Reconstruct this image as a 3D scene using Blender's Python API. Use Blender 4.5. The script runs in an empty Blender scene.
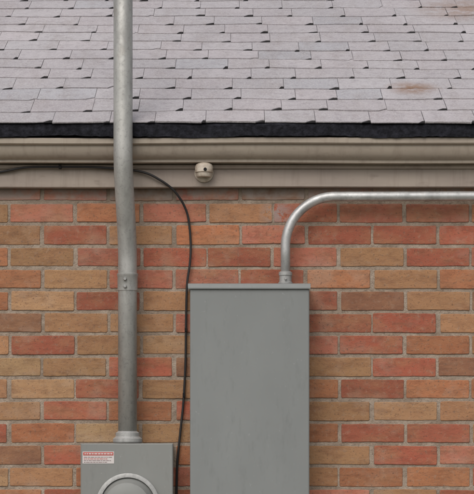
import bpy, bmesh, math, random
from mathutils import Vector, Matrix
random.seed(7)
S=0.00305; ZC=2.2; D=6.0; CZ=1.65
def W(px,py,d=0.0):
    k=(D-d)/D
    x=(px-237)*S*k
    z=CZ+((ZC+(247-py)*S)-CZ)*k
    return Vector((x,-d,z))
col=bpy.context.scene.collection
def empty(name,loc=(0,0,0)):
    e=bpy.data.objects.new(name,None); col.objects.link(e); e.empty_display_size=0.1
    return e
def mk(name,verts,faces,mat,parent=None,smooth=False,cols=None,midx=None,mats=None):
    m=bpy.data.meshes.new(name); m.from_pydata([tuple(v) for v in verts],[],faces); m.update()
    for mm in (mats or [mat]): m.materials.append(mm)
    if midx: m.polygons.foreach_set('material_index',midx)
    if smooth: m.polygons.foreach_set('use_smooth',[True]*len(m.polygons))
    if cols:
        a=m.color_attributes.new('Col','FLOAT_COLOR','POINT')
        flat=[]
        for c in cols: flat+= [c[0],c[1],c[2],1.0]
        a.data.foreach_set('color',flat)
    o=bpy.data.objects.new(name,m); col.objects.link(o)
    if parent: o.parent=parent
    return o
def frombm(name,bm,mat,parent=None,smooth=False):
    bmesh.ops.recalc_face_normals(bm,faces=bm.faces)
    m=bpy.data.meshes.new(name); bm.to_mesh(m); bm.free(); m.materials.append(mat)
    if smooth: m.polygons.foreach_set('use_smooth',[True]*len(m.polygons))
    o=bpy.data.objects.new(name,m); col.objects.link(o)
    if parent: o.parent=parent
    return o
def box(name,x0,x1,y0,y1,z0,z1,mat,parent=None,bev=0.0,seg=3):
    bm=bmesh.new(); bmesh.ops.create_cube(bm,size=1)
    for v in bm.verts:
        v.co=Vector(((x0+x1)/2+v.co.x*(x1-x0),(y0+y1)/2+v.co.y*(y1-y0),(z0+z1)/2+v.co.z*(z1-z0)))
    if bev>0: bmesh.ops.bevel(bm,geom=bm.edges[:],offset=bev,segments=seg,profile=0.5,affect='EDGES')
    return frombm(name,bm,mat,parent)
def tube(name,pts,r,mat,parent=None,n=28,cap=True):
    pts=[Vector(p) for p in pts]; rs=r if isinstance(r,(list,tuple)) else [r]*len(pts)
    verts=[];faces=[]
    t0=(pts[1]-pts[0]).normalized()
    up=Vector((1,0,0)) if abs(t0.x)<0.9 else Vector((0,0,1))
    nrm=(up-t0*up.dot(t0)).normalized()
    for i,p in enumerate(pts):
        if i==0:t=t0
        elif i==len(pts)-1:t=(pts[i]-pts[i-1]).normalized()
        else:
            t=((pts[i+1]-pts[i]).normalized()+(pts[i]-pts[i-1]).normalized()).normalized()
        nrm=(nrm-t*nrm.dot(t)).normalized(); b=t.cross(nrm)
        for k in range(n):
            a=2*math.pi*k/n
            verts.append(p+(nrm*math.cos(a)+b*math.sin(a))*rs[i])
    for i in range(len(pts)-1):
        for k in range(n):
            faces.append((i*n+k,i*n+(k+1)%n,(i+1)*n+(k+1)%n,(i+1)*n+k))
    if cap:
        faces.append(tuple(range(n))[::-1]); faces.append(tuple(range((len(pts)-1)*n,len(pts)*n)))
    o=mk(name,verts,faces,mat,parent,smooth=True)
    for p in o.data.polygons:
        if len(p.vertices)>4: p.use_smooth=False
    return o
def lathe_z(name,c,prof,mat,parent=None,n=32,axis='Z'):
    verts=[];faces=[]
    for r,h in prof:
        for k in range(n):
            a=2*math.pi*k/n
            if axis=='Z': verts.append(c+Vector((r*math.cos(a),r*math.sin(a),h)))
            else: verts.append(c+Vector((r*math.cos(a),-h,r*math.sin(a))))
    for i in range(len(prof)-1):
        for k in range(n):
            faces.append((i*n+k,i*n+(k+1)%n,(i+1)*n+(k+1)%n,(i+1)*n+k))
    faces.append(tuple(range(n))); faces.append(tuple(range((len(prof)-1)*n,len(prof)*n)))
    bm=bmesh.new(); m=bpy.data.meshes.new('t'); m.from_pydata([tuple(v) for v in verts],[],faces); bm.from_mesh(m)
    o=frombm(name,bm,mat,parent,smooth=True)
    md=o.modifiers.new('es','EDGE_SPLIT'); md.split_angle=math.radians(35)
    return o
# ---------- materials
class M:
    def __init__(s,name,rough=0.8,metal=0.0,spec=0.5):
        s.m=bpy.data.materials.new(name); s.m.use_nodes=True; s.t=s.m.node_tree; s.n=s.t.nodes; s.l=s.t.links
        s.b=s.n['Principled BSDF']; s.b.inputs['Roughness'].default_value=rough; s.b.inputs['Metallic'].default_value=metal
        s.b.inputs['Specular IOR Level'].default_value=spec
        s.g=s.n.new('ShaderNodeNewGeometry'); s.pos=s.g.outputs['Position']
    def noise(s,scale,detail=3,rough=0.6,stretch=None,dist=0):
        nd=s.n.new('ShaderNodeTexNoise'); nd.inputs['Scale'].default_value=scale; nd.inputs['Detail'].default_value=min(detail,3)
        nd.inputs['Roughness'].default_value=rough; nd.inputs['Distortion'].default_value=dist
        if stretch:
            mp=s.n.new('ShaderNodeMapping'); mp.inputs['Scale'].default_value=stretch; s.l.new(s.pos,mp.inputs['Vector']); s.l.new(mp.outputs[0],nd.inputs['Vector'])
        else: s.l.new(s.pos,nd.inputs['Vector'])
        return nd.outputs['Fac']
    def ramp(s,src,a,b,lo=0.0,hi=1.0):
        r=s.n.new('ShaderNodeMapRange'); r.inputs['From Min'].default_value=a; r.inputs['From Max'].default_value=b
        r.inputs['To Min'].default_value=lo; r.inputs['To Max'].default_value=hi; s.l.new(src,r.inputs['Value']); return r.outputs[0]
    def math(s,op,a,b=None):
        nd=s.n.new('ShaderNodeMath'); nd.operation=op
        for i,v in enumerate((a,b)):
            if v is None: continue
            if hasattr(v,'links'): s.l.new(v,nd.inputs[i])
            else: nd.inputs[i].default_value=v
        return nd.outputs[0]
    def mix(s,fac,a,b,mode='MIX'):
        nd=s.n.new('ShaderNodeMix'); nd.data_type='RGBA'; nd.blend_type=mode
        for idx,v in ((0,fac),(6,a),(7,b)):
            if hasattr(v,'links'): s.l.new(v,nd.inputs[idx])
            elif idx==0: nd.inputs[0].default_value=v
            else: nd.inputs[idx].default_value=(*v,1)
        return nd.outputs[2]
    def attr(s):
        a=s.n.new('ShaderNodeAttribute'); a.attribute_name='Col'; return a.outputs['Color']
    def sep(s):
        a=s.n.new('ShaderNodeSeparateXYZ'); s.l.new(s.pos,a.inputs[0]); return a.outputs
    def near(s,p,r0,r1):
        v=s.n.new('ShaderNodeVectorMath'); v.operation='DISTANCE'; s.l.new(s.pos,v.inputs[0]); v.inputs[1].default_value=tuple(p)
        return s.ramp(v.outputs['Value'],r0,r1,1.0,0.0)
    def color(s,c): 
        if hasattr(c,'links'): s.l.new(c,s.b.inputs['Base Color'])
        else: s.b.inputs['Base Color'].default_value=(*c,1)
    def rough(s,c): s.l.new(c,s.b.inputs['Roughness'])
    def bump(s,src,strength,dist):
        b=s.n.new('ShaderNodeBump'); b.inputs['Strength'].default_value=strength; b.inputs['Distance'].default_value=dist
        s.l.new(src,b.inputs['Height']); s.l.new(b.outputs[0],s.b.inputs['Normal'])
# brick
mb=M('brick',0.92,0,0.15)
c=mb.attr()
c=mb.mix(mb.ramp(mb.noise(10,3,0.6,stretch=(0.8,1,1.8)),0.45,0.66,0,0.55),c,(0.335,0.175,0.095))
c=mb.mix(mb.ramp(mb.noise(27,3,0.8,stretch=(0.45,1,1.4)),0.46,0.68,0,0.7),c,mb.mix(0.6,c,(0.115,0.052,0.035)))
c=mb.mix(mb.ramp(mb.noise(6,3,0.8),0.52,0.72,0,0.3),c,(0.42,0.33,0.255))
c=mb.mix(mb.ramp(mb.noise(75,3,0.8),0.55,0.75,0,0.5),c,(0.44,0.33,0.24))
c=mb.mix(mb.ramp(mb.noise(150,2,0.7),0.58,0.70,0,0.65),c,(0.09,0.05,0.038))
z=mb.sep()[2]
top=mb.ramp(z,W(0,206).z,W(0,196).z,0,1)
smear=mb.math('MULTIPLY',top,mb.ramp(mb.noise(16,3,0.7),0.38,0.55,0.25,0.85))
c=mb.mix(smear,c,(0.29,0.245,0.215))
pt=mb.math('MULTIPLY',mb.near(W(277,213),0.01,0.06),mb.ramp(mb.noise(45,3,0.7),0.42,0.5,0,0.7))
c=mb.mix(pt,c,(0.31,0.27,0.25))
mb.color(c); mb.bump(mb.noise(170,3,0.75),0.9,0.002)
# mortar
mm=M('mortar',0.95,0,0.15)
c=mm.mix(mm.ramp(mm.noise(14,3,0.75),0.35,0.65),(0.24,0.185,0.14),(0.39,0.315,0.25))
c=mm.mix(mm.ramp(mm.noise(110,3,0.8),0.52,0.72,0,0.65),c,(0.14,0.10,0.075))
mm.color(c); mm.bump(mm.noise(140,3,0.8),1.0,0.004)
# paint trim
def trim(name,a,b,dk,sp):
    t_=M(name,0.65,0,sp)
    c=t_.mix(t_.ramp(t_.noise(5,3,0.6,stretch=(0.6,1,3)),0.35,0.7),a,b)
    c=t_.mix(t_.ramp(t_.noise(30,3,0.8,stretch=(1,1,0.12)),0.5,0.72,0,0.4),c,dk)
    c=t_.mix(t_.ramp(t_.noise(26,3,0.8,stretch=(.5,1,1)),0.56,0.75,0,0.5),c,dk)
    t_.color(c); t_.bump(t_.noise(60,3),0.25,0.002); return t_
mt=trim('trim_paint',(0.355,0.30,0.24),(0.29,0.24,0.195),(0.19,0.15,0.12),0.3)
mf=trim('frieze_paint',(0.36,0.30,0.25),(0.295,0.24,0.205),(0.20,0.155,0.13),0.3)
mk_=M('tar_edge',0.8,0,0.2); mk_.color(mk_.mix(mk_.ramp(mk_.noise(60,3),0.4,0.7),(0.006,0.006,0.009),(0.022,0.022,0.03))); mk_.bump(mk_.noise(90,3),0.8,0.004)
ms=M('asphalt_shingle',0.95,0,0.2)
def metal(name,base,r0,r1,met=0.85):
    g=M(name,0.4,met)
    c=g.mix(g.ramp(g.noise(22,3,0.7,stretch=(1,1,0.3)),0.35,0.7),base,tuple(x*0.68 for x in base))
    c=g.mix(g.ramp(g.noise(90,3,0.8),0.52,0.70,0,0.5),c,tuple(x*0.5 for x in base))
    c=g.mix(g.ramp(g.noise(14,3,0.8,stretch=(1,1,0.5)),0.6,0.75,0,0.35),c,(0.27,0.21,0.16))
    g.color(c); g.rough(g.ramp(g.noise(45,3),0.3,0.7,r0,r1)); return g.m
galv=metal('galvanized_steel',(0.45,0.44,0.415),0.5,0.66,0.5)
emt=metal('emt_conduit_zinc',(0.52,0.515,0.505),0.42,0.58,0.6)
cast=metal('cast_zinc',(0.43,0.425,0.41),0.55,0.7,0.5)
def paint(name,base,dirt=0.3):
    g=M(name,0.5,0,0.35)
    c=g.mix(g.ramp(g.noise(4,3,0.6,stretch=(1,1,0.4)),0.3,0.7),base,tuple(x*0.86 for x in base))
    c=g.mix(g.ramp(g.noise(40,3,0.8,stretch=(1,1,0.25)),0.56,0.78,0,dirt),c,tuple(x*0.55 for x in base))
    c=g.mix(g.ramp(g.noise(90,3,0.8),0.64,0.74,0,0.3),c,tuple(min(1,x*1.7) for x in base))
    g.color(c); g.rough(g.ramp(g.noise(18,3),0.3,0.7,0.45,0.62)); g.bump(g.noise(9,2),0.12,0.006); return g.m
boxgrey=paint('grey_enamel',(0.218,0.226,0.220))
boxgrey2=paint('grey_enamel_socket',(0.24,0.242,0.228))
cream=M('cream_plastic',0.45,0,0.5); cream.color(cream.mix(cream.ramp(cream.noise(70,3),0.4,0.7),(0.52,0.45,0.37),(0.33,0.26,0.20))); cream=cream.m
rub=M('black_cable',0.5,0,0.4); rub.color((0.018,0.016,0.016)); rub=rub.m
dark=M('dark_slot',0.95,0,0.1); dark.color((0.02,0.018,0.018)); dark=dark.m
lab=M('label_white',0.5); lab.color((0.58,0.53,0.51)); lab=lab.m
red=M('label_red',0.5); red.color((0.46,0.07,0.055)); red=red.m
ink=M('label_ink',0.6); ink.color((0.25,0.17,0.17)); ink=ink.m
# ---------- house
house=empty('brick_house')
XL=5.4
PINK=(0.40,0.145,0.098); RED=(0.335,0.098,0.062); TAN=(0.365,0.205,0.105); ORG=(0.40,0.165,0.082); YEL=(0.395,0.245,0.13); BRN=(0.25,0.13,0.08)
P={'p':PINK,'r':RED,'t':TAN,'o':ORG,'y':YEL,'b':BRN}
seq={6:'tpoptrppo', 5:'trtoprrrr', 4:'otprrptr', 3:'otpprototp', 2:'oyrtorbtb', 1:'bttprrrty', 0:'trtypprot', -1:'ytrbotrbo', -2:'tyrtporoor', -3:'trorrtytr', -4:'roytporrt', -5:'brtoptrpt', -6:'ytoprtoor',-7:'oryrtptro'}
PITCH=22*S; z0row=W(0,345).z
verts=[];faces=[];cols=[]
def brick(xa,xb,zc,colr):
    h=(PITCH-0.0105)/2; g=0.005
    xa+=g;xb-=g
    j=lambda a:random.uniform(-a,a)
    za=zc-h+j(.0014); zb=zc+h+j(.0014)
    ns=14; ring=[]
    cc=0.0028; ph=random.uniform(0,6); sl=j(.0008)
    wv=lambda t:0.0006*math.sin(t*5+ph)+sl*(t-.5)+j(.0006)
    for i in range(ns+1):
        t=i/ns; ring.append((xa+cc+(xb-xa-2*cc)*t,za+wv(t)))
    ring.append((xb+j(.0005),za+cc)); ring.append((xb+j(.001),(za+zb)/2)); ring.append((xb+j(.0005),zb-cc))
    for i in range(ns+1):
        t=1-i/ns; ring.append((xa+cc+(xb-xa-2*cc)*t,zb+wv(t)))
    ring.append((xa+j(.0005),zb-cc)); ring.append((xa+j(.001),(za+zb)/2)); ring.append((xa+j(.0005),za+cc))
    n=len(ring); b=len(verts); yo=j(.001); cx=(xa+xb)/2
    for (y,ins) in ((0.02,0),(0.0012,0),(0.0,0.0014)):
        for (x,z) in ring:
            fx=1-ins/((xb-xa)/2); fz=1-ins/((zb-za)/2)
            verts.append((cx+(x-cx)*fx,y+yo if y<0.02 else y,zc+(z-zc)*fz)); cols.append(colr)
    for r in range(2):
        for k in range(n):
            a=b+r*n+k; c2=b+r*n+(k+1)%n
            faces.append((a,c2,c2+n,a+n))
    faces.append(tuple(b+2*n+k for k in range(n)))
for k in range(-30,9):
    zc=z0row+k*PITCH
    if zc<0.05: continue
    base=9 if k%2==0 else 42-66
    i0=int((-XL/S+237-base)/66)-1; i1=int((XL/S+237-base)/66)+1
    for i in range(i0,i1):
        pa=base+66*i
        xa=(pa-237)*S; xb=xa+66*S
        s=seq.get(k); idx=i+1 if base==9 else i
        if s and 0<=idx<len(s): cc=P[s[idx]]
        else: cc=P[random.choice('pprrrotoyb')]
        v=random.uniform(0.80,1.14); w=random.uniform(-0.02,0.02)
        m_=(0.345,0.15,0.09); q=0.18+random.uniform(-.1,.1)
        cc=tuple(cc[n]*(1-q)+m_[n]*q for n in range(3))
        cc=(cc[0]*v+w,cc[1]*v,cc[2]*v)
        xo=random.uniform(-.003,.003)
        if xb<=-XL or xa>=XL: continue
        brick(max(xa,-XL)+xo,min(xb,XL)+xo,zc,cc)
mk('front_wall_bricks',verts,faces,mb.m,house,cols=cols)
ZT=W(0,160).z
mk('front_wall_mortar',[(-XL,0.0026,-0.1),(XL,0.0026,-0.1),(XL,0.0026,ZT),(-XL,0.0026,ZT)],[(0,1,2,3)],mm.m,house)
def sweep(name,prof,mat,x0=-XL-0.2,x1=XL+0.2,nseg=140,wob=0.0,smooth=False):
    v=[];f=[];n=len(prof)
    for i in range(nseg+1):
        x=x0+(x1-x0)*i/nseg
        for q,(d,z) in enumerate(prof):
            w=wob*(math.sin(x*3.1+q*0.2)+0.6*math.sin(x*7.7+1.3))
            v.append((x,-d,z+w))
    for i in range(nseg):
        for k in range(n-1):
            f.append((i*n+k,i*n+k+1,(i+1)*n+k+1,(i+1)*n+k))
    f.append(tuple(range(n))); f.append(tuple(range(nseg*n,(nseg+1)*n)))
    bm=bmesh.new(); m=bpy.data.meshes.new('t'); m.from_pydata(v,[],f); bm.from_mesh(m)
    o=frombm(name,bm,mat,house,smooth)
    if smooth:
        md=o.modifiers.new('es','EDGE_SPLIT'); md.split_angle=math.radians(28)
    return o
def pz(py,d): return W(237,py,d).z
LIP=0.105
prof=[(0.036,pz(137,0.1)),(LIP,pz(137.5,LIP)),(LIP+0.003,pz(138.5,LIP)),(LIP+0.003,pz(143,LIP)),(LIP,pz(144,LIP)),(LIP-0.008,pz(144.6,LIP)),
      (LIP-0.008,pz(147,LIP)),(LIP-0.010,pz(150,LIP-.010)),(LIP-0.014,pz(154,LIP-.014)),(LIP-0.022,pz(157.5,LIP-.022)),(LIP-0.031,pz(159.5,LIP-.031)),(LIP-0.033,pz(160,LIP-.033)),(LIP-0.033,pz(162.5,LIP-.033)),(LIP-0.036,pz(163,LIP-.036)),(0.036,pz(163,LIP-0.036)+0.0005)]
sweep('cornice_moulding',prof,mt.m,wob=0.0012,smooth=True)
F=0.034
sweep('frieze_board',[(0.005,pz(150,F)),(F,pz(150,F)),(F,pz(186.5,F)),(F-0.002,pz(187.3,F)),(0.005,pz(187.3,F))],mf.m,nseg=160,wob=0.0009)
sweep('frieze_bead',[(F+0.0005,pz(163.5,F)),(F+0.010,pz(165,F+.01)),(F+0.011,pz(167,F+.01)),(F+0.007,pz(168.6,F+.01)),(F+0.0005,pz(168.8,F))],mf.m,wob=0.0003)
RE=LIP+0.012
v=[];f=[];N=900
for i in range(N+1):
    x=-XL-0.2+(2*XL+0.4)*i/N
    n1=0.0018*math.sin(x*9)+0.0012*math.sin(x*23+1)+random.uniform(-.0012,.0012)
    d=RE+0.002*math.sin(x*13)+random.uniform(-.0008,.0008)
    v+= [(x,-(RE-0.06),pz(124,RE)+0.02),(x,-d+0.004,pz(123,RE)+n1*.3),(x,-d,pz(125,RE)+n1*.6),(x,-d+0.003,pz(136.3,RE)+n1*1.4),(x,-(RE-0.05),pz(136,RE)+0.004)]
for i in range(N):
    for k in range(4): f.append((i*5+k,i*5+k+1,(i+1)*5+k+1,(i+1)*5+k))
mk('roof_edge_tar',v,f,mk_.m,house)
# roof
PIT=math.radians(25); O=Vector((0,-(RE+0.006),pz(123.5,RE)))
US=Vector((0,math.cos(PIT),math.sin(PIT))); UN=Vector((0,-math.sin(PIT),math.cos(PIT)))
def R(u,s,n): 
    a=min(1.0,s/0.12)
    s2=s+a*(0.009*math.sin(u*1.7+s*4)+0.006*math.sin(u*5.1+s*11)+0.003*math.sin(u*17+s*31))
    return Vector((u,0,0))+O+US*s2+UN*n
def roofhit(px,py):
    cam=Vector((0,-D,CZ)); t=W(px,py,0)-cam
    k=(O-cam).dot(UN)/t.dot(UN); return cam+t*k
EXP=0.124; NR=37; verts=[];faces=[];cols=[];mi=[]
for r in range(NR):
    TW=0.16
    u=-XL-0.2-random.uniform(0,TW); off=(r%2)*TW*0.5; u+=off
    s0=r*EXP
    while u<XL+0.2:
        w=TW*random.uniform(0.8,1.2); sb=s0+random.uniform(-.005,.005)
        nw=random.uniform(.012,.032); nh=random.uniform(.010,.026); g=.0006
        lift=random.uniform(0.003,0.0055)
        ns=6; pts=[]
        a=u+g; bx=u+w-g; sl=random.uniform(-.008,.008); bow=random.uniform(-.004,.004)
        for q in range(ns+1):
            t=q/ns; pts.append((a+(bx-nw-a)*t, sb+sl*(t-.5)+bow*math.sin(math.pi*t)+random.uniform(-.0012,.0012)))
        pts.append((bx-nw*random.uniform(.1,.6),sb+nh)); pts.append((bx,sb+nh*1.0)); 
        b=len(verts); n=len(pts)
        gg=random.uniform(0.93,1.05); pk=random.uniform(-0.006,0.01)
        cc=(0.41*gg+pk,0.38*gg,0.392*gg)
        if random.random()<0.08: cc=(0.375*gg,0.365*gg,0.385*gg)
        top=s0+EXP+0.03
        for (x,s) in pts: verts.append(R(x,s,lift*(1-(s-s0)/(EXP+.05)))); cols.append(cc)
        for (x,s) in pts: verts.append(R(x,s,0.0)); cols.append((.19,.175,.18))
        verts.append(R(bx,top,0.0008)); cols.append(cc); verts.append(R(a,top,0.0008)); cols.append(cc)
        faces.append(tuple(b+q for q in range(n))+(b+2*n,b+2*n+1)); mi.append(0)
        for q in range(n-1): faces.append((b+q+n,b+q+1+n,b+q+1,b+q)); mi.append(0)
        if random.random()<0.92:  # dark quad in the notch: shade of the gap painted as flat colour
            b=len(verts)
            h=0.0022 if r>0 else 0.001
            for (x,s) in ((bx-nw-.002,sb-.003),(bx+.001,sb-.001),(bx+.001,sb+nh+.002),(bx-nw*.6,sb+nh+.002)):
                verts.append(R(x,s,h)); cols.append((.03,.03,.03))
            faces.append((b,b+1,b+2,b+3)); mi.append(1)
        u+=w
R1=roofhit(413,89); R2=roofhit(472,10)
c=ms.attr()
c=ms.mix(ms.ramp(ms.noise(2.5,3,0.7,stretch=(1,.5,1)),0.38,0.66,0,0.5),c,(0.29,0.27,0.285))
c=ms.mix(ms.ramp(ms.noise(9,3,0.8,stretch=(1.6,.5,1)),0.48,0.7,0,0.45),c,(0.27,0.235,0.225))
c=ms.mix(ms.ramp(ms.noise(38,3,0.85),0.47,0.7,0,0.55),c,(0.235,0.215,0.22))
c=ms.mix(ms.ramp(ms.noise(190,2,0.8),0.48,0.72,0,0.6),c,(0.56,0.53,0.53))
for p,r0,r1,am in ((R1,.0,.10,1.0),(R2,.01,.25,.7)):
    k=ms.math('MULTIPLY',ms.near(p,r0,r1),ms.ramp(ms.noise(20,3,0.7),0.35,0.55,0.15,am))
    c=ms.mix(k,c,(0.23,0.13,0.075))
ms.color(c); ms.bump(ms.noise(260,2,0.8),0.7,0.002)
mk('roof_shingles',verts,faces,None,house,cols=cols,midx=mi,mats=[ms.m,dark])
RL=NR*EXP
ridge=O+US*(RL-.03)
e0=O-UN*0.006
back=Vector((0,2*(ridge.y)-e0.y,e0.z))
x0,x1=-XL-.2,XL+.2
mk('roof_deck',[(x0,e0.y+.02,e0.z),(x1,e0.y+.02,e0.z),(x1,ridge.y,ridge.z-.01),(x0,ridge.y,ridge.z-.01),(x1,back.y,back.z),(x0,back.y,back.z)],[(0,1,2,3),(3,2,4,5)],ms.m,house,cols=[(.38,.36,.38)]*6)
yb=back.y-.15; zt=ZT
mk('side_and_back_walls',[(-XL,0.03,0),(-XL,yb,0),(-XL,yb,zt),(-XL,ridge.y,ridge.z-.1),(-XL,0.03,zt),(XL,0.03,0),(XL,yb,0),(XL,yb,zt),(XL,ridge.y,ridge.z-.1),(XL,0.03,zt)],
   [(0,1,2,3,4),(5,9,8,7,6),(1,6,7,2)],mb.m,house,cols=[PINK]*10)
# ---------- riser
riser=empty('electrical_riser_conduit')
RAD=0.0285
dl=0.066; du=LIP+0.003+RAD+0.004
pL=W(127.5,440,dl); xl=pL.x; xu=W(123,60,du).x
zb=W(0,437,dl).z; zbend0=W(0,262,dl).z; zbend1=W(0,150,du).z
pts=[(xl,-dl,zb),(xl,-dl,zbend0-.02)]
for i in range(33):
    t=i/32; e=t*t*(3-2*t)
    pts.append((xl+(xu-xl)*e,-(dl+(du-dl)*e),zbend0+(zbend1-zbend0)*t))
pts+=[(xu,-du,zbend1+.02),(xu,-du,4.35)]
tube('mast_pipe',pts,RAD,galv,riser,n=40)
zc=W(0,281,dl).z
lathe_z('coupling',Vector((xl,-dl,zc)),[(RAD+.0005,-.030),(RAD+.0018,-.029),(RAD+.0020,.014),(RAD+.0032,.016),(RAD+.0032,.022),(RAD+.0005,.023)],galv,riser)
for sx,zz in ((-0.006,.004),(-0.006,-.018)):
    lathe_z('set_screw',Vector((xl+sx,-dl-RAD-.001,zc+zz)),[(.0055,0),(.0055,.006),(.004,.008)],cast,riser,n=6 if zz>0 else 12,axis='Y')
lathe_z('hub',Vector((xl,-dl,W(0,443,dl).z)),[(.041,0),(.044,.004),(.044,.013),(.039,.017),(.036,.020),(.036,.030),(.031,.034),(RAD,.036)],cast,riser)
zs=4.35
bm=bmesh.new(); bmesh.ops.create_uvsphere(bm,u_segments=24,v_segments=16,radius=1)
for v_ in bm.verts:
    x,y,z_=v_.co; 
    v_.co=Vector((xu+x*.055,-du-.03+y*.085*(1 if y>0 else 1.3),zs+.02+(z_*.085 if z_>0 else z_*.03)))
frombm('weatherhead_hood',bm,cast,riser,True)
for k in (-1,0,1):
    tube('service_wire_%d'%(k+2),[(xu+k*.02,-du-.10,zs+.0),(xu+k*.025,-du-.17,zs-.05),(xu+k*.03,-du-.24,zs-.03),(xu+k*.04,-du-.28,zs+.08)],.006,rub,riser,n=10)
# ---------- meter socket
ms_=empty('electric_meter_socket')
dm=0.115
a=W(80.5,442,dm); b_=W(173,442,dm); zt_=W(0,443,dl).z; zbm=zt_-0.43
box('enclosure',a.x+.003,b_.x-.003,-dm+.012,0.001,zbm,zt_-.001,boxgrey2,ms_,.004)
cen=W(128,505,dm)
fx0,fx1,fz0,fz1=a.x,b_.x,zbm+.002,W(0,443.5,dm).z
RO=0.094
n=64; outer=[];inner=[]
for k in range(n):
    an=2*math.pi*k/n; cx,cz=math.cos(an),math.sin(an)
    tx=((fx1-cen.x) if cx>0 else (fx0-cen.x))/cx if abs(cx)>1e-6 else 1e9
    tz=((fz1-cen.z) if cz>0 else (fz0-cen.z))/cz if abs(cz)>1e-6 else 1e9
    t=min(tx,tz); outer.append((cen.x+cx*t,cen.z+cz*t)); inner.append((cen.x+cx*RO,cen.z+cz*RO))
corn=[(fx1,fz1),(fx0,fz1),(fx0,fz0),(fx1,fz0)]
for (qx,qz) in corn:
    i=min(range(n),key=lambda i:(outer[i][0]-qx)**2+(outer[i][1]-qz)**2); outer[i]=(qx,qz)
vv=[];ff=[]
def inset(p,e):
    return (min(max(p[0],fx0+e),fx1-e),min(max(p[1],fz0+e),fz1-e))
layers=[[(x,-dm+.030,z) for x,z in outer],[(x,-dm+.003,z) for x,z in outer],[(inset(p,.003)[0],-dm,inset(p,.003)[1]) for p in outer],
 [(x,-dm,z) for x,z in inner],[(cen.x+(x-cen.x)*.985,-dm-.002,cen.z+(z-cen.z)*.985) for x,z in inner],[(cen.x+(x-cen.x)*.965,-dm-.012,cen.z+(z-cen.z)*.965) for x,z in inner],
 [(cen.x+(x-cen.x)*.95,-dm-.013,cen.z+(z-cen.z)*.95) for x,z in inner],[(cen.x+(x-cen.x)*.93,-dm-.011,cen.z+(z-cen.z)*.93) for x,z in inner],[(cen.x+(x-cen.x)*.92,-dm+.02,cen.z+(z-cen.z)*.92) for x,z in inner]]
for L in layers: vv+=L
for i in range(len(layers)-1):
    for k in range(n): ff.append((i*n+k,i*n+(k+1)%n,(i+1)*n+(k+1)%n,(i+1)*n+k))
mk('cover',vv,ff,boxgrey2,ms_)
cr=Vector((cen.x,-dm,cen.z))
lathe_z('sealing_ring',cr,[(.0935,.006),(.0955,.008),(.0955,.018),(.092,.020),(.083,.020),(.083,.010)],cast,ms_,n=64,axis='Y')
lathe_z('meter_cover',cr,[(.082,-.01),(.082,.012),(.076,.02),(.074,.06),(.068,.075),(.055,.082),(.03,.085)],boxgrey2,ms_,n=48,axis='Y')
l0=W(82.5,451.5,dm);l1=W(114,463.5,dm)
y=-dm-.0008
def quad(name,x0,x1,z0,z1,y,mat,par): return box(name,x0,x1,y,y+.0006,z0,z1,mat,par)
quad('warning_label',l0.x,l1.x,l1.z,l0.z,y,lab,ms_)
hh=l0.z-l1.z
quad('label_header',l0.x+.002,l1.x-.002,l0.z-hh*.32,l0.z-hh*.06,y-.0008,red,ms_)
xx=l0.x+.006
while xx<l1.x-.010:
    ww=random.uniform(.004,.009); quad('label_header_letter',xx,xx+ww,l0.z-hh*.24,l0.z-hh*.14,y-.0016,lab,ms_); xx+=ww+.002
for q in range(4):
    zz=l0.z-hh*(.45+q*.14); xx=l0.x+.004
    while xx<l1.x-.012-.01*(q%2):
        ww=random.uniform(.003,.011)
        quad('label_text_%d'%q,xx,xx+ww,zz-.0016,zz,y-.0008,red if q==1 else ink,ms_); xx+=ww+.0018
# ---------- panel
pn=empty('electrical_panel_box')
dp=0.135
a=W(190,283,dp); b_=W(309.5,283,dp); ztp=W(0,285,dp).z; zbp=ztp-0.98
box('enclosure',a.x+.004,b_.x-.004,-dp+.01,0.001,zbp,ztp-.001,boxgrey,pn,.003)
box('front_cover',a.x,b_.x,-dp,-dp+.028,zbp-.004,ztp-.0105,boxgrey,pn,.0045,4)
hd=[(0.0,ztp+.004),(0.0,ztp+.001),(dp-.004,ztp-.001),(dp+.0025,ztp-.011),(dp+.006,ztp-.012),(dp+.0065,ztp-.009),(dp+.003,ztp+.003),(dp-.004,ztp+.005)]
v=[];f=[];nn=len(hd)
for x in (a.x-.006,b_.x+.003):
    for d_,z_ in hd: v.append((x,-d_,z_))
for k in range(nn): f.append((k,(k+1)%nn,nn+(k+1)%nn,nn+k))
f.append(tuple(range(nn))); f.append(tuple(range(nn,2*nn)))
bm=bmesh.new(); m=bpy.data.meshes.new('t'); m.from_pydata(v,[],f); bm.from_mesh(m)
frombm('rain_hood',bm,boxgrey,pn)
box('latch_hasp',(a.x+b_.x)/2-.015,(a.x+b_.x)/2+.015,-dp-.012,-dp+.002,zbp+.02,zbp+.06,cast,pn,.002)
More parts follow.
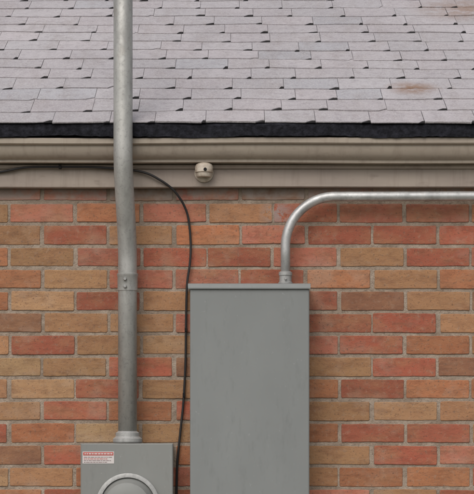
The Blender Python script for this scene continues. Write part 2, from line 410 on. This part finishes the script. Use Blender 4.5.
# ---------- branch conduit
bc=empty('branch_conduit')
r=0.0145; dd=0.048
A=W(285.5,279,dd); H=W(0,196.5,dd).z
Rb=0.150
pts=[(A.x,-dd,ztp+.003),(A.x,-dd,H-Rb-.01)]
for i in range(25):
    t=math.pi/2*i/24
    pts.append((A.x+Rb-Rb*math.cos(t),-dd,H-Rb+Rb*math.sin(t)))
pts.append((A.x+Rb+.02,-dd,H)); pts.append((4.6,-dd,H+0.012))
tube('conduit_bend',pts,r,emt,bc,n=32)
lathe_z('connector',Vector((A.x,-dd,ztp+.004)),[(.020,0),(.0215,.003),(.0215,.010),(.0185,.012),(.0185,.030),(.0205,.031),(.0205,.040),(.0155,.043)],cast,bc)
lathe_z('connector_screw',Vector((A.x,-dd-.0185,ztp+.024)),[(.004,0),(.004,.006),(.003,.007)],cast,bc,n=12,axis='Y')
for xx in (W(420,0).x+.35,2.2,3.6):
    tube('strap_loop',[(xx-.009,-dd,H),(xx+.009,-dd,H)],r+.0015,cast,bc,n=24)
    box('strap_foot',xx-.009,xx+.009,-dd+.01,-.002,H-.045,H-.012,cast,bc,.001)
# ---------- cable
cb=empty('black_cable')
ctl=[(-900,176,.012),(-300,171,.012),(-60,181,.01),(0,172,.042),(25,167.5,.048),(60,167,.048),(100,167.5,.048),(140,171.5,.047),(160,180,.045),(176,193,.03),(187,213,.014),(190.5,240,.010),(190,262,.012),(187,285,.012),(186,320,.011),(185.5,360,.010),(183.5,400,.010),(180.5,430,.010),(177.5,460,.010),(176.5,494,.010),(175.5,600,.010),(176,800,.01)]
P_=[W(*q) for q in ctl]; pts=[]
for i in range(1,len(P_)-2):
    p0,p1,p2,p3=P_[i-1:i+3]
    for q in range(10):
        t=q/10
        pts.append(0.5*((2*p1)+(-p0+p2)*t+(2*p0-5*p1+4*p2-p3)*t*t+(-p0+3*p1-3*p2+p3)*t**3))
pts.append(P_[-2])
tube('cable_run',pts,.0036,rub,cb,n=12)
for (px,py,d) in ((60,167,.05),(186,330,.01),(184,395,.01)):
    p=W(px,py,d); box('cable_clip',p.x-.004,p.x+.004,p.y-.006,p.y+.006,p.z-.006,p.z+.006,dark,cb,.001)
# ---------- eave sensor
es=empty('eave_light_sensor')
c0=W(204,173,.036)
lathe_z('base_plate',c0,[(.028,-.004),(.029,.004),(.025,.008),(.022,.009)],cream,es,n=36,axis='Y')
c1=W(204,177,.055)
lathe_z('lens_body',c1,[(.021,0),(.0235,.004),(.0235,.012),(.027,.014),(.0275,.030),(.025,.037),(.018,.042),(.008,.044)],cream,es,n=36)
tube('stem',[W(204,174,.04),W(204,174,.055)],.012,cream,es,n=16)
lathe_z('dark_eye',c1+Vector((.004,-.0225,.020)),[(.005,0),(.005,.007),(.004,.008)],dark,es,n=16,axis='Y')
# ---------- ground
mg=M('grass_ground',0.95,0,0.1)
c=mg.mix(mg.ramp(mg.noise(1.5,3,0.7),0.35,0.65),(0.05,0.08,0.03),(0.11,0.12,0.055)); c=mg.mix(mg.ramp(mg.noise(40,3,0.8),0.4,0.7,0,0.6),c,(0.15,0.13,0.08))
mg.color(c); mg.bump(mg.noise(60,3,0.8),1,0.03)
g=600
mk('ground',[(-g,-g,0),(g,-g,0),(g,g,0),(-g,g,0)],[(0,1,2,3)],mg.m)
mw=M('concrete',0.9,0,0.2); mw.color(mw.mix(mw.ramp(mw.noise(8,3,0.7),0.3,0.7),(0.33,0.31,0.28),(0.42,0.40,0.36))); mw.bump(mw.noise(120,3),0.4,0.002)
box('pavement',-5.4,5.4,-2.2,-0.05,-0.05,0.03,mw.m,None,.006)
# ---------- light
EL=math.radians(46); AZ=math.radians(198)
sd=Vector((math.sin(AZ)*math.cos(EL),math.cos(AZ)*math.cos(EL),math.sin(EL)))
L=bpy.data.lights.new('sun','SUN'); L.energy=1.3; L.angle=math.radians(45); L.color=(1.0,0.96,0.91)
lo=bpy.data.objects.new('sun',L); col.objects.link(lo); lo.rotation_euler=sd.to_track_quat('Z','Y').to_euler(); lo.location=(0,-5,8)
w=bpy.data.worlds.new('World'); bpy.context.scene.world=w; w.use_nodes=True; t=w.node_tree
sk=t.nodes.new('ShaderNodeTexSky'); sk.sky_type='NISHITA'; sk.sun_disc=False; sk.sun_elevation=EL; sk.sun_rotation=AZ; sk.air_density=1.0; sk.dust_density=3.0
hs=t.nodes.new('ShaderNodeHueSaturation'); hs.inputs['Saturation'].default_value=0.3
t.links.new(sk.outputs[0],hs.inputs['Color']); bg=t.nodes['Background']; t.links.new(hs.outputs[0],bg.inputs[0]); bg.inputs[1].default_value=0.145
# ---------- camera
cd=bpy.data.cameras.new('camera'); co=bpy.data.objects.new('camera',cd); col.objects.link(co)
co.location=(0,-D,CZ); co.rotation_euler=(math.radians(90),0,0)
cd.sensor_fit='VERTICAL'; cd.sensor_height=24; cd.sensor_width=24
Hh=494*S; cd.lens=24*D/Hh; cd.shift_y=(ZC-CZ)/Hh; cd.clip_end=2000; cd.clip_start=0.1
bpy.context.scene.camera=co
sc=bpy.context.scene; sc.view_settings.view_transform='Standard'; sc.view_settings.look='None'; sc.view_settings.exposure=0
